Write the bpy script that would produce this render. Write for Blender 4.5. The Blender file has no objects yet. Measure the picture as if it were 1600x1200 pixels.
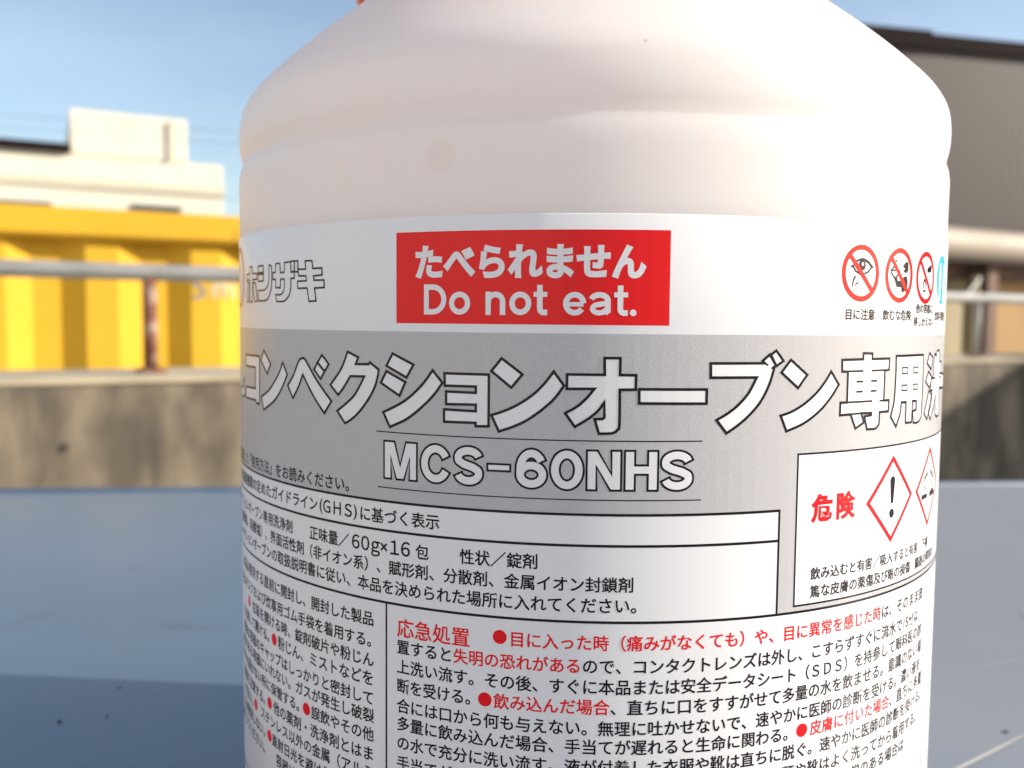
import bpy, bmesh, math, random
from mathutils import Vector, Matrix
from mathutils.geometry import tessellate_polygon
random.seed(7)
S = bpy.context.scene
COL = S.collection
RAD = math.radians

# ------------------------------------------------------------------ camera, sky, sun, exposure
EYE = Vector((-0.01486, -0.19766, 0.892))
PITCH, ROLL, FPX = 0.0686, 0.0088, 1447.24
fwd = Vector((0, math.cos(PITCH), -math.sin(PITCH)))
up0 = Vector((0, math.sin(PITCH), math.cos(PITCH)))
xax = Vector((1, 0, 0)) * math.cos(ROLL) + up0 * math.sin(ROLL)
yax = -Vector((1, 0, 0)) * math.sin(ROLL) + up0 * math.cos(ROLL)
cam = bpy.data.cameras.new('camera'); cam_o = bpy.data.objects.new('camera', cam); COL.objects.link(cam_o)
m = Matrix((( xax.x, yax.x, -fwd.x, EYE.x), (xax.y, yax.y, -fwd.y, EYE.y), (xax.z, yax.z, -fwd.z, EYE.z), (0, 0, 0, 1)))
cam_o.matrix_world = m
cam.sensor_width = 36.0; cam.lens = 36.0 * FPX / 1600.0
cam.clip_start = 0.01; cam.clip_end = 3000
cam.dof.use_dof = True; cam.dof.focus_distance = 0.134; cam.dof.aperture_fstop = 23.5
S.camera = cam_o

SUN_AZ, SUN_EL = 85.0, 24.0          # azimuth measured from -Y (towards the viewer) to +X
sdir = Vector((math.sin(RAD(SUN_AZ)) * math.cos(RAD(SUN_EL)), -math.cos(RAD(SUN_AZ)) * math.cos(RAD(SUN_EL)), math.sin(RAD(SUN_EL))))
w = bpy.data.worlds.new('World'); S.world = w; w.use_nodes = True
nt = w.node_tree; bg = nt.nodes['Background']
sky = nt.nodes.new('ShaderNodeTexSky'); sky.sky_type = 'NISHITA'; sky.sun_disc = False
sky.sun_elevation = RAD(SUN_EL); sky.sun_rotation = math.atan2(sdir.x, sdir.y)
sky.altitude = 0; sky.air_density = 1.0; sky.dust_density = 1.0; sky.ozone_density = 1.0
tc = nt.nodes.new('ShaderNodeTexCoord'); mp = nt.nodes.new('ShaderNodeMapping'); mp.inputs['Scale'].default_value = (1.2, 1.2, 4.0)
mp.inputs['Rotation'].default_value = (0.35, 0.3, 0.2)
no = nt.nodes.new('ShaderNodeTexNoise'); no.inputs['Scale'].default_value = 1.5; no.inputs['Detail'].default_value = 6; no.inputs['Roughness'].default_value = 0.55
rp = nt.nodes.new('ShaderNodeValToRGB'); rp.color_ramp.elements[0].position = 0.42; rp.color_ramp.elements[1].position = 0.95
rp.color_ramp.elements[1].color = (0.16, 0.16, 0.16, 1); rp.color_ramp.elements[0].color = (0.03, 0.03, 0.03, 1)
mx = nt.nodes.new('ShaderNodeMix'); mx.data_type = 'RGBA'; mx.inputs['B'].default_value = (10, 10.4, 11, 1)
nt.links.new(tc.outputs['Generated'], mp.inputs[0]); nt.links.new(mp.outputs[0], no.inputs[0]); nt.links.new(no.outputs[0], rp.inputs[0])
nt.links.new(rp.outputs[0], mx.inputs['Factor']); nt.links.new(sky.outputs[0], mx.inputs['A']); nt.links.new(mx.outputs['Result'], bg.inputs[0])
bg.inputs[1].default_value = 0.090
sl = bpy.data.lights.new('sun', 'SUN'); sl.energy = 3.7; sl.angle = RAD(0.5); sl.color = (1.0, 0.90, 0.76)
so = bpy.data.objects.new('sun', sl); COL.objects.link(so); so.location = (6, 1, 6)
so.rotation_euler = sdir.to_track_quat('Z', 'Y').to_euler()
S.view_settings.view_transform = 'Standard'; S.view_settings.look = 'None'
S.view_settings.exposure = 1.03; S.view_settings.gamma = 1.0; S.view_settings.use_curve_mapping = False

# ------------------------------------------------------------------ materials
def mat(name, col, rough=0.5, spec=0.5, metal=0.0, **kw):
    m = bpy.data.materials.new(name); m.use_nodes = True
    b = m.node_tree.nodes['Principled BSDF']
    b.inputs['Base Color'].default_value = (*col, 1); b.inputs['Roughness'].default_value = rough
    b.inputs['Specular IOR Level'].default_value = spec; b.inputs['Metallic'].default_value = metal
    for k, v in kw.items(): b.inputs[k].default_value = v
    return m
def noisy(name, c1, c2, scale=5, detail=6, rough=(0.5, 0.7), stretch=(1, 1, 1), lo=0.35, hi=0.65, bump=0.0, bscale=None, spec=0.5, extra=None, obj=True, metal=0.0):
    m = mat(name, c1, rough[0], spec, metal); t = m.node_tree; b = t.nodes['Principled BSDF']
    tc = t.nodes.new('ShaderNodeTexCoord'); mp = t.nodes.new('ShaderNodeMapping'); mp.inputs['Scale'].default_value = stretch
    t.links.new(tc.outputs['Object'], mp.inputs[0])
    n = t.nodes.new('ShaderNodeTexNoise'); n.inputs['Scale'].default_value = scale; n.inputs['Detail'].default_value = detail
    t.links.new(mp.outputs[0], n.inputs[0])
    r = t.nodes.new('ShaderNodeValToRGB'); r.color_ramp.elements[0].position = lo; r.color_ramp.elements[1].position = hi
    r.color_ramp.elements[0].color = (*c1, 1); r.color_ramp.elements[1].color = (*c2, 1)
    t.links.new(n.outputs[0], r.inputs[0]); out = r.outputs[0]
    if extra:                                   # second, finer layer: (colour, scale, stretch, lo, hi)
        ec, es, est, el, eh = extra
        mp2 = t.nodes.new('ShaderNodeMapping'); mp2.inputs['Scale'].default_value = est; t.links.new(tc.outputs['Object'], mp2.inputs[0])
        n2 = t.nodes.new('ShaderNodeTexNoise'); n2.inputs['Scale'].default_value = es; n2.inputs['Detail'].default_value = 5; t.links.new(mp2.outputs[0], n2.inputs[0])
        r2 = t.nodes.new('ShaderNodeValToRGB'); r2.color_ramp.elements[0].position = el; r2.color_ramp.elements[1].position = eh
        t.links.new(n2.outputs[0], r2.inputs[0])
        mi = t.nodes.new('ShaderNodeMix'); mi.data_type = 'RGBA'; mi.inputs['B'].default_value = (*ec, 1)
        t.links.new(r2.outputs[0], mi.inputs['Factor']); t.links.new(out, mi.inputs['A']); out = mi.outputs['Result']
    t.links.new(out, b.inputs['Base Color'])
    mr = t.nodes.new('ShaderNodeMapRange'); mr.inputs['To Min'].default_value = rough[0]; mr.inputs['To Max'].default_value = rough[1]
    t.links.new(n.outputs[0], mr.inputs['Value']); t.links.new(mr.outputs[0], b.inputs['Roughness'])
    if bump:
        bp = t.nodes.new('ShaderNodeBump'); bp.inputs['Strength'].default_value = bump; bp.inputs['Distance'].default_value = 0.002
        n3 = t.nodes.new('ShaderNodeTexNoise'); n3.inputs['Scale'].default_value = bscale or scale * 6; n3.inputs['Detail'].default_value = 4
        t.links.new(mp.outputs[0], n3.inputs[0]); t.links.new(n3.outputs[0], bp.inputs['Height']); t.links.new(bp.outputs[0], b.inputs['Normal'])
    return m

M = {}
# milky polyethylene of the jar: slightly warm, lets some light through
M['hdpe'] = mat('milky_plastic', (0.95, 0.888, 0.872), 0.33, 0.5)
b = M['hdpe'].node_tree.nodes['Principled BSDF']
b.inputs['Subsurface Weight'].default_value = 0.6; b.inputs['Subsurface Radius'].default_value = (1.0, 0.75, 0.65); b.inputs['Subsurface Scale'].default_value = 0.010
t = M['hdpe'].node_tree; tl = t.nodes.new('ShaderNodeBsdfTranslucent'); tl.inputs[0].default_value = (1.0, 0.955, 0.935, 1)
ms = t.nodes.new('ShaderNodeMixShader'); ms.inputs[0].default_value = 0.34
t.links.new(b.outputs[0], ms.inputs[1]); t.links.new(tl.outputs[0], ms.inputs[2]); t.links.new(ms.outputs[0], t.nodes['Material Output'].inputs['Surface'])
def with_specks(m, base, dark, scale, th, uvz=False, bump=0.0):
    t = m.node_tree; b = t.nodes['Principled BSDF']; tc = t.nodes.new('ShaderNodeTexCoord')
    v = t.nodes.new('ShaderNodeTexVoronoi'); v.inputs['Scale'].default_value = scale; v.feature = 'F1'; v.inputs['Randomness'].default_value = 1.0
    t.links.new(tc.outputs['Object'], v.inputs[0])
    r = t.nodes.new('ShaderNodeValToRGB'); r.color_ramp.elements[0].position = th; r.color_ramp.elements[1].position = th * 1.6
    r.color_ramp.elements[0].color = (*dark, 1); r.color_ramp.elements[1].color = (*base, 1); t.links.new(v.outputs['Distance'], r.inputs[0])
    t.links.new(r.outputs[0], b.inputs['Base Color'])
    if bump:
        n = t.nodes.new('ShaderNodeTexNoise'); n.inputs['Scale'].default_value = 38; n.inputs['Detail'].default_value = 2
        bp = t.nodes.new('ShaderNodeBump'); bp.inputs['Strength'].default_value = bump; bp.inputs['Distance'].default_value = 0.001
        t.links.new(tc.outputs['Object'], n.inputs[0]); t.links.new(n.outputs[0], bp.inputs['Height']); t.links.new(bp.outputs[0], b.inputs['Normal'])
with_specks(M['hdpe'], (0.95, 0.888, 0.872), (0.66, 0.58, 0.54), 70, 0.013, bump=0.05)
# faint round moulding spot: slightly denser plastic, fixed on the jar's wall
t = M['hdpe'].node_tree; b = t.nodes['Principled BSDF']; tc = t.nodes.new('ShaderNodeTexCoord')
vd = t.nodes.new('ShaderNodeVectorMath'); vd.operation = 'DISTANCE'; t.links.new(tc.outputs['Object'], vd.inputs[0])
vd.inputs[1].default_value = (0.070 * math.sin(-25.9 / 70), -0.070 * math.cos(-25.9 / 70), (23.0 + 112.0) / 1000)
sp = t.nodes.new('ShaderNodeMapRange'); sp.inputs['From Min'].default_value = 0.0020; sp.inputs['From Max'].default_value = 0.0027; sp.inputs['To Min'].default_value = 0.5; sp.inputs['To Max'].default_value = 0.0
t.links.new(vd.outputs['Value'], sp.inputs['Value'])
sm = t.nodes.new('ShaderNodeMix'); sm.data_type = 'RGBA'; t.links.new(sp.outputs[0], sm.inputs['Factor'])
t.links.new(b.inputs['Base Color'].links[0].from_socket, sm.inputs['A']); sm.inputs['B'].default_value = (0.83, 0.755, 0.735, 1); t.links.new(sm.outputs['Result'], b.inputs['Base Color'])
def satin(name, col, rough=0.25):
    m = mat(name, col, rough, 0.22); t = m.node_tree; b = t.nodes['Principled BSDF']

    tc = t.nodes.new('ShaderNodeTexCoord'); mp = t.nodes.new('ShaderNodeMapping'); mp.inputs['Scale'].default_value = (900, 900, 12)
    n = t.nodes.new('ShaderNodeTexNoise'); n.inputs['Scale'].default_value = 1.0; n.inputs['Detail'].default_value = 2
    bp = t.nodes.new('ShaderNodeBump'); bp.inputs['Strength'].default_value = 0.10; bp.inputs['Distance'].default_value = 0.0001
    t.links.new(tc.outputs['Object'], mp.inputs[0]); t.links.new(mp.outputs[0], n.inputs[0]); t.links.new(n.outputs[0], bp.inputs['Height']); t.links.new(bp.outputs[0], b.inputs['Normal'])
    return m
M['label'] = satin('label_film', (0.75, 0.735, 0.75))
M['ink'] = satin('black_ink', (0.012, 0.008, 0.012))
M['red'] = satin('red_ink', (0.76, 0.009, 0.012))
M['cyan'] = satin('cyan_ink', (0.03, 0.42, 0.70))
M['orange_ink'] = satin('orange_ink', (0.72, 0.26, 0.10))
# halftone screen of fine black dots printed on the film
m = satin('halftone_grey', (0.7, 0.7, 0.7)); M['tone'] = m; t = m.node_tree; b = t.nodes['Principled BSDF']
uvn = t.nodes.new('ShaderNodeUVMap'); uvn.uv_map = 'UVMap'
sx = t.nodes.new('ShaderNodeSeparateXYZ'); t.links.new(uvn.outputs[0], sx.inputs[0])
def mth(op, a, bb=None, v=None):
    n = t.nodes.new('ShaderNodeMath'); n.operation = op; t.links.new(a, n.inputs[0])
    if bb is not None: t.links.new(bb, n.inputs[1])
    elif v is not None: n.inputs[1].default_value = v
    return n.outputs[0]
PITCHMM = 0.24
dg1 = mth('ADD', sx.outputs[0], sx.outputs[1]); dg2 = mth('SUBTRACT', sx.outputs[0], sx.outputs[1])
sxx = mth('SINE', mth('MULTIPLY', dg1, v=2 * math.pi / PITCHMM)); syy = mth('SINE', mth('MULTIPLY', dg2, v=2 * math.pi / PITCHMM))
pr = mth('ADD', sxx, syy); rr = t.nodes.new('ShaderNodeValToRGB'); t.links.new(mth('ADD', mth('MULTIPLY', pr, v=0.25), v=0.5), rr.inputs[0])
rr.color_ramp.elements[0].position = 0.46; rr.color_ramp.elements[1].position = 0.58
rr.color_ramp.elements[0].color = (0.75, 0.735, 0.75, 1); rr.color_ramp.elements[1].color = (0.13, 0.12, 0.13, 1)
t.links.new(rr.outputs[0], b.inputs['Base Color'])
M['chip'] = mat('dark_grit', (0.05, 0.06, 0.075), 0.8)
M['scratch'] = mat('bare_scratch', (0.42, 0.41, 0.38), 0.5)
M['cap'] = mat('orange_cap_plastic', (0.75, 0.10, 0.04), 0.35)
M['table'] = noisy('blue_painted_steel', (0.130, 0.188, 0.258), (0.152, 0.215, 0.29), 9, 8, (0.55, 0.65), lo=0.3, hi=0.7, bump=0.08, bscale=220, spec=0.5, metal=0.65,
                   extra=((0.12, 0.15, 0.20), 34, (1, 2.2, 1), 0.62, 0.76))
# painted sun sheen: a pale, ragged brightening of the right half of the top
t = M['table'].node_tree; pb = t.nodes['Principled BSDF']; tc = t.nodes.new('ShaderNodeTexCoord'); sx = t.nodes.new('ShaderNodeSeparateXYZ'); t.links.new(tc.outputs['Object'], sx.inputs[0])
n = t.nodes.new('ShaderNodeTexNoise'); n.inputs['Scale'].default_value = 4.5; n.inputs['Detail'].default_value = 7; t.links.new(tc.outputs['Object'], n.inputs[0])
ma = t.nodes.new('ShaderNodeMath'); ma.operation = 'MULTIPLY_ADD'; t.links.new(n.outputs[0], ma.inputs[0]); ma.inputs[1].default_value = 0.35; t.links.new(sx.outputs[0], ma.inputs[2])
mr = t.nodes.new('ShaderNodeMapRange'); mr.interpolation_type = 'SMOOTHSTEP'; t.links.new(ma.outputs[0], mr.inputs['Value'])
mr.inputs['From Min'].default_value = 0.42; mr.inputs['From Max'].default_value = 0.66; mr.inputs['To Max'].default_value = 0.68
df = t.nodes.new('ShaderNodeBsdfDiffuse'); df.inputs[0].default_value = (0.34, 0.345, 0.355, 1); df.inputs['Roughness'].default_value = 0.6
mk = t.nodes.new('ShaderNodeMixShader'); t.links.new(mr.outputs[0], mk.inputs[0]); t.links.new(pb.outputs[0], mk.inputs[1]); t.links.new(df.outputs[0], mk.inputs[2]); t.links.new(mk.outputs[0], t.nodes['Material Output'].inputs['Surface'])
tbb = M['table'].node_tree.nodes['Principled BSDF']; tbb.inputs['Coat Weight'].default_value = 0.7; tbb.inputs['Coat Roughness'].default_value = 0.24; tbb.inputs['Coat IOR'].default_value = 1.55
M['table_edge'] = noisy('worn_paint_edge', (0.16, 0.20, 0.26), (0.09, 0.13, 0.19), 14, 6, (0.4, 0.6))
M['steel'] = noisy('dull_steel', (0.20, 0.20, 0.20), (0.12, 0.11, 0.10), 12, 6, (0.45, 0.6))
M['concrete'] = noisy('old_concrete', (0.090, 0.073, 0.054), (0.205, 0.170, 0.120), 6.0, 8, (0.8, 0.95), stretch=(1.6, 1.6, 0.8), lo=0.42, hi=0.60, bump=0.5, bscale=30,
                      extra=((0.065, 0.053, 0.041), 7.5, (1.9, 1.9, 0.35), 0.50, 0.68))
M['sunlit_strip'] = noisy('sunlit_concrete', (0.46, 0.39, 0.275), (0.34, 0.29, 0.205), 6, 7, (0.8, 0.95), bump=0.3, bscale=40)  # paler concrete: sunlight on the wall's top put into the colour
M['hole'] = mat('mortar_plug', (0.04, 0.033, 0.025), 0.9)
M['galv'] = noisy('galvanised_pipe', (0.28, 0.28, 0.27), (0.38, 0.375, 0.36), 8, 5, (0.45, 0.6), metal=0.0)
M['rust'] = noisy('rusty_white_paint', (0.42, 0.34, 0.28), (0.15, 0.05, 0.025), 14, 6, (0.6, 0.8), lo=0.34, hi=0.46)
M['yellow'] = noisy('yellow_paint', (0.64, 0.385, 0.026), (0.58, 0.34, 0.022), 2, 6, (0.6, 0.75), lo=0.3, hi=0.7, extra=((0.30, 0.14, 0.04), 7, (1, 1, 0.4), 0.70, 0.86), spec=0.25)
M['white_mark'] = mat('white_marking', (0.62, 0.58, 0.50), 0.5)
M['grey_mark'] = mat('grey_marking', (0.16, 0.20, 0.27), 0.5)
M['cream'] = noisy('cream_cladding', (0.76, 0.70, 0.57), (0.70, 0.645, 0.52), 0.8, 6, (0.7, 0.85))
M['cream_dk'] = noisy('cream_ledge', (0.62, 0.56, 0.42), (0.56, 0.50, 0.38), 1.2, 6, (0.7, 0.85))
M['dark_trim'] = mat('dark_trim', (0.016, 0.010, 0.010), 0.85, 0.1)
M['glass'] = mat('window_glass', (0.03, 0.04, 0.045), 0.08, 0.6)
M['frame'] = mat('window_frame', (0.20, 0.21, 0.21), 0.4, metal=0.5)
M['brown_sheet'] = noisy('brown_sheet_metal', (0.060, 0.047, 0.044), (0.072, 0.057, 0.053), 0.9, 7, (0.55, 0.7), stretch=(1, 1, 0.25), lo=0.3, hi=0.7)
M['beige_beam'] = noisy('beige_fascia', (0.36, 0.30, 0.245), (0.31, 0.26, 0.205), 1.1, 5, (0.5, 0.7))
M['beige_wall'] = noisy('beige_wall', (0.37, 0.32, 0.215), (0.33, 0.285, 0.19), 1.3, 6, (0.75, 0.9))
M['board'] = noisy('tan_board', (0.36, 0.22, 0.09), (0.30, 0.18, 0.07), 2.0, 6, (0.7, 0.85), stretch=(1, 1, 0.3))
M['brown_post'] = noisy('brown_post', (0.085, 0.045, 0.032), (0.13, 0.07, 0.045), 5, 6, (0.6, 0.8))
M['roof'] = noisy('dark_roof', (0.09, 0.085, 0.085), (0.12, 0.11, 0.105), 2, 5, (0.6, 0.8))
M['asphalt'] = noisy('pale_concrete_yard', (0.36, 0.345, 0.315), (0.43, 0.41, 0.375), 3, 9, (0.85, 0.95), bump=0.4, bscale=60)
M['grey_bounce_render'] = noisy('grey_bounce_render', (0.62, 0.60, 0.585), (0.55, 0.535, 0.52), 0.9, 6, (0.8, 0.9))
M['wire'] = mat('black_cable', (0.03, 0.03, 0.035), 0.5)

# ------------------------------------------------------------------ helpers
def link(name, bm_or_me, material, parent=None, loc=None, smooth=False):
    if isinstance(bm_or_me, bmesh.types.BMesh):
        me = bpy.data.meshes.new(name); bm_or_me.to_mesh(me); bm_or_me.free()
    else: me = bm_or_me
    if material is not None and not me.materials: me.materials.append(material)
    if smooth: me.polygons.foreach_set('use_smooth', [True] * len(me.polygons))
    o = bpy.data.objects.new(name, me); COL.objects.link(o)
    if parent is not None: o.parent = parent
    if loc is not None: o.location = loc
    return o
def thing(name, label, cat, loc=(0, 0, 0), rotz=0.0, group=None):
    o = bpy.data.objects.new(name, None); o.empty_display_size = 0.05; COL.objects.link(o)
    o.location = loc; o.rotation_euler = (0, 0, rotz); o['label'] = label; o['category'] = cat
    if group: o['group'] = group
    return o
def tag(o, label=None, cat=None, group=None, kind=None):
    if label: o['label'] = label
    if cat: o['category'] = cat
    if group: o['group'] = group
    if kind: o['kind'] = kind
    return o
def box(bm, x0, x1, y0, y1, z0, z1, bev=0.0):
    r = bmesh.ops.create_cube(bm, size=1.0)
    for v in r['verts']:
        v.co = Vector((x0 + (v.co.x + .5) * (x1 - x0), y0 + (v.co.y + .5) * (y1 - y0), z0 + (v.co.z + .5) * (z1 - z0)))
    if bev:
        bmesh.ops.bevel(bm, geom=list({e for v in r['verts'] for e in v.link_edges}), offset=bev, segments=2, affect='EDGES')
    return bm
def boxm(*a, **k): return box(bmesh.new(), *a, **k)
def tube(bm, pts, r, n=12, cap=True):
    pts = [Vector(p) for p in pts]; rings = []
    for i, p in enumerate(pts):
        d = (pts[min(i + 1, len(pts) - 1)] - pts[max(i - 1, 0)]).normalized()
        a = d.orthogonal().normalized() if i == 0 else (rings_ax - d * rings_ax.dot(d)).normalized()
        rings_ax = a; c = d.cross(a)
        rings.append([bm.verts.new(p + (a * math.cos(2 * math.pi * k / n) + c * math.sin(2 * math.pi * k / n)) * r) for k in range(n)])
    for A, B in zip(rings, rings[1:]):
        for k in range(n): bm.faces.new((A[k], A[(k + 1) % n], B[(k + 1) % n], B[k]))
    if cap: bm.faces.new(rings[0][::-1]); bm.faces.new(rings[-1])
    return bm
def lathe(prof, n=160, cap=True):
    """prof: (r, z) in metres, bottom to top"""
    bm = bmesh.new(); rings = []
    for r, z in prof:
        rings.append([bm.verts.new((r * math.sin(2 * math.pi * k / n), -r * math.cos(2 * math.pi * k / n), z)) for k in range(n)])
    for A, B in zip(rings, rings[1:]):
        for k in range(n): bm.faces.new((A[k], A[(k + 1) % n], B[(k + 1) % n], B[k]))
    if cap: bm.faces.new(rings[0][::-1]); bm.faces.new(rings[-1])
    return bm
def smooth_profile(p, sub=5):
    out = []
    for i in range(len(p) - 1):
        p0 = p[max(i - 1, 0)]; p1 = p[i]; p2 = p[i + 1]; p3 = p[min(i + 2, len(p) - 1)]
        for k in range(sub):
            t = k / sub
            out.append(tuple(0.5 * ((2 * p1[j]) + (-p0[j] + p2[j]) * t + (2 * p0[j] - 5 * p1[j] + 4 * p2[j] - p3[j]) * t * t + (-p0[j] + 3 * p1[j] - 3 * p2[j] + p3[j]) * t ** 3) for j in (0, 1)))
    out.append(p[-1]); return out

# traced outlines of the printed letters, as (u, z) in mm on the film
TITLE = [[(-77.74,-6.54),(-68.67,-6.51),(-68.79,-14.69),(-70.56,-14.72),(-70.77,-14.24),(-78.19,-14.26),(-78.08,-12.3),(-71.03,-12.21),(-70.91,-8.54),(-77.85,-8.53)],[(-80.27,-10.87),(-79.01,-14.0),(-83.47,-14.52),(-84.21,-12.75),(-81.24,-12.55)],[(-66.41,-5.45),(-63.58,-7.64),(-65.07,-9.32),(-67.96,-7.07)],[(-59.11,-7.19),(-57.6,-9.08),(-59.6,-11.54),(-62.28,-13.71),(-66.75,-15.58),(-67.78,-13.37),(-64.51,-12.12),(-61.91,-10.35),(-60.11,-8.67)],[(-57.45,-10.86),(-55.93,-9.38),(-54.59,-7.52),(-53.89,-6.58),(-53.05,-6.29),(-52.17,-6.57),(-49.34,-9.57),(-45.83,-12.67),(-47.49,-14.64),(-50.17,-12.12),(-52.95,-8.86),(-54.17,-10.83),(-55.85,-12.8)],[(-48.03,-5.59),(-46.4,-6.98),(-47.38,-8.11),(-49.07,-6.81)],[(-49.11,-6.83),(-47.42,-8.14),(-48.35,-9.37),(-49.97,-7.9)],[(-42.24,-4.94),(-40.08,-5.72),(-40.6,-6.76),(-38.05,-6.7),(-37.82,-6.41),(-36.17,-7.44),(-36.39,-8.64),(-36.99,-10.21),(-38.22,-12.06),(-40.11,-14.1),(-41.75,-15.3),(-42.85,-15.86),(-44.53,-14.07),(-42.58,-12.79),(-40.91,-11.48),(-39.62,-9.73),(-38.91,-8.56),(-41.72,-8.63),(-43.08,-10.37),(-44.3,-11.6),(-46.05,-10.15),(-44.64,-8.73),(-43.4,-7.22)],[(-33.63,-4.99),(-30.05,-6.53),(-31.23,-8.43),(-34.75,-6.81)],[(-34.75,-7.61),(-31.4,-9.1),(-32.44,-11.13),(-35.77,-9.36)],[(-26.91,-7.25),(-25.35,-9.0),(-26.77,-10.84),(-28.84,-12.78),(-31.26,-14.54),(-34.13,-15.82),(-35.34,-13.7),(-33.35,-12.82),(-31.26,-11.66),(-29.51,-10.25),(-28.2,-8.93)],[(-25.03,-7.62),(-18.32,-7.64),(-18.32,-14.95),(-20.25,-15.02),(-20.25,-14.53),(-25.07,-14.57),(-25.08,-12.79),(-20.23,-12.88),(-20.23,-11.95),(-24.76,-12.03),(-24.77,-10.21),(-20.25,-10.27),(-20.25,-9.38),(-24.97,-9.39)],[(-16.48,-5.31),(-13.49,-7.51),(-15.06,-9.39),(-17.96,-7.13)],[(-9.1,-7.04),(-7.67,-8.96),(-8.87,-10.66),(-10.53,-12.25),(-12.76,-13.88),(-14.69,-14.84),(-16.82,-15.62),(-17.92,-13.34),(-16.21,-12.75),(-14.26,-11.84),(-12.23,-10.5),(-10.56,-8.9)],[(-2.12,-5.07),(0.05,-5.07),(0.04,-7.4),(2.27,-7.41),(2.26,-9.4),(0.05,-9.44),(0.06,-14.31),(-0.17,-14.98),(-0.61,-15.38),(-1.27,-15.53),(-2.76,-15.57),(-3.38,-13.55),(-2.3,-13.5),(-2.02,-13.27),(-2.06,-11.16),(-2.87,-12.34),(-4.18,-13.47),(-6.1,-14.68),(-7.45,-12.8),(-5.97,-11.94),(-4.66,-10.81),(-3.46,-9.35),(-7.27,-9.4),(-7.25,-7.4),(-2.06,-7.39)],[(2.73,-9.35),(12.36,-9.37),(12.35,-11.35),(2.77,-11.31)],[(12.86,-5.73),(21.15,-5.73),(20.83,-5.38),(21.94,-4.51),(23.01,-6.06),(22.49,-6.41),(22.69,-6.54),(21.96,-8.78),(20.75,-11.01),(19.25,-12.74),(17.37,-14.32),(15.45,-15.56),(13.9,-13.68),(15.7,-12.68),(17.29,-11.46),(18.75,-9.86),(19.94,-7.73),(12.91,-7.72)],[(22.14,-4.56),(22.99,-3.94),(24.24,-5.42),(23.07,-6.14)],[(25.51,-5.28),(28.46,-7.46),(26.89,-9.34),(23.95,-7.07)],[(33.01,-7.05),(34.61,-9.02),(32.92,-11.05),(30.77,-12.91),(28.06,-14.49),(25.07,-15.53),(24.04,-13.25),(25.96,-12.7),(28.27,-11.56),(30.48,-9.95),(31.94,-8.44)],[(39.86,-4.45),(41.98,-4.51),(41.99,-5.36),(46.58,-5.34),(46.52,-7.06),(45.35,-7.18),(45.37,-11.77),(46.79,-11.8),(46.73,-13.51),(44.28,-13.51),(44.28,-15.11),(43.89,-15.7),(43.18,-16.0),(41.26,-15.97),(40.57,-13.99),(42.23,-13.87),(42.25,-13.53),(39.73,-13.47),(40.43,-14.89),(38.52,-15.7),(37.37,-13.52),(35.07,-13.56),(35.1,-11.72),(36.51,-11.71),(36.49,-7.14),(35.27,-7.08),(35.19,-5.38),(39.85,-5.35)],[(48.58,-5.0),(58.71,-5.01),(58.92,-10.84),(58.65,-15.16),(57.86,-15.75),(56.8,-15.94),(55.45,-15.9),(54.95,-13.99),(56.42,-13.83),(56.37,-12.37),(54.72,-12.31),(54.64,-15.72),(52.47,-15.69),(52.39,-12.37),(50.73,-12.32),(50.34,-14.09),(49.25,-16.07),(47.54,-14.4),(48.41,-12.1),(48.6,-9.61),(48.66,-7.12)],[(62.05,-4.76),(64.07,-5.6),(63.23,-7.58),(60.92,-6.42)],[(61.79,-7.86),(64.17,-8.96),(62.64,-10.56),(60.46,-9.46)],[(62.46,-11.02),(63.98,-11.78),(61.95,-15.8),(60.28,-14.74)],[(65.47,-4.94),(66.68,-5.4),(67.3,-4.49),(69.02,-4.5),(69.82,-6.38),(71.85,-6.52),(72.07,-8.56),(76.96,-8.85),(77.81,-11.35),(70.43,-11.05),(70.23,-12.02),(71.23,-15.58),(69.05,-15.89),(67.45,-15.41),(67.07,-11.82),(66.35,-13.14),(63.96,-16.02),(62.78,-14.92),(64.28,-13.01),(64.52,-11.13),(63.45,-11.01),(63.66,-9.07),(65.01,-9.0),(64.95,-6.97)]]
TLINES = [[(21.03,-5.58),(21.7,-6.05)],[(35.27,-7.08),(39.95,-7.11)],[(41.94,-7.1),(46.56,-7.1)],[(36.51,-11.71),(42.31,-11.72)],[(44.22,-11.76),(46.79,-11.8)],[(38.42,-8.67),(39.99,-8.68)],[(41.89,-8.67),(43.39,-8.67)],[(38.47,-10.19),(39.94,-10.19)],[(41.86,-10.2),(43.36,-10.18)],[(37.37,-13.52),(39.73,-13.47)],[(63.45,-11.01),(64.79,-11.05)],[(63.66,-9.07),(66.55,-9.14)],[(69.92,-9.15),(72.51,-9.14)],[(69.74,-8.45),(72.05,-8.49)],[(70.22,-10.97),(72.94,-10.99)]]
TRINGS = [[(50.69,-6.86),(52.49,-6.91),(52.52,-7.86),(50.66,-7.8)],[(54.68,-6.89),(56.56,-6.94),(56.59,-7.87),(54.77,-7.81)],[(50.73,-9.63),(52.5,-9.67),(52.52,-10.53),(50.74,-10.45)],[(54.76,-9.65),(56.61,-9.69),(56.62,-10.53),(54.77,-10.44)]]
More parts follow.
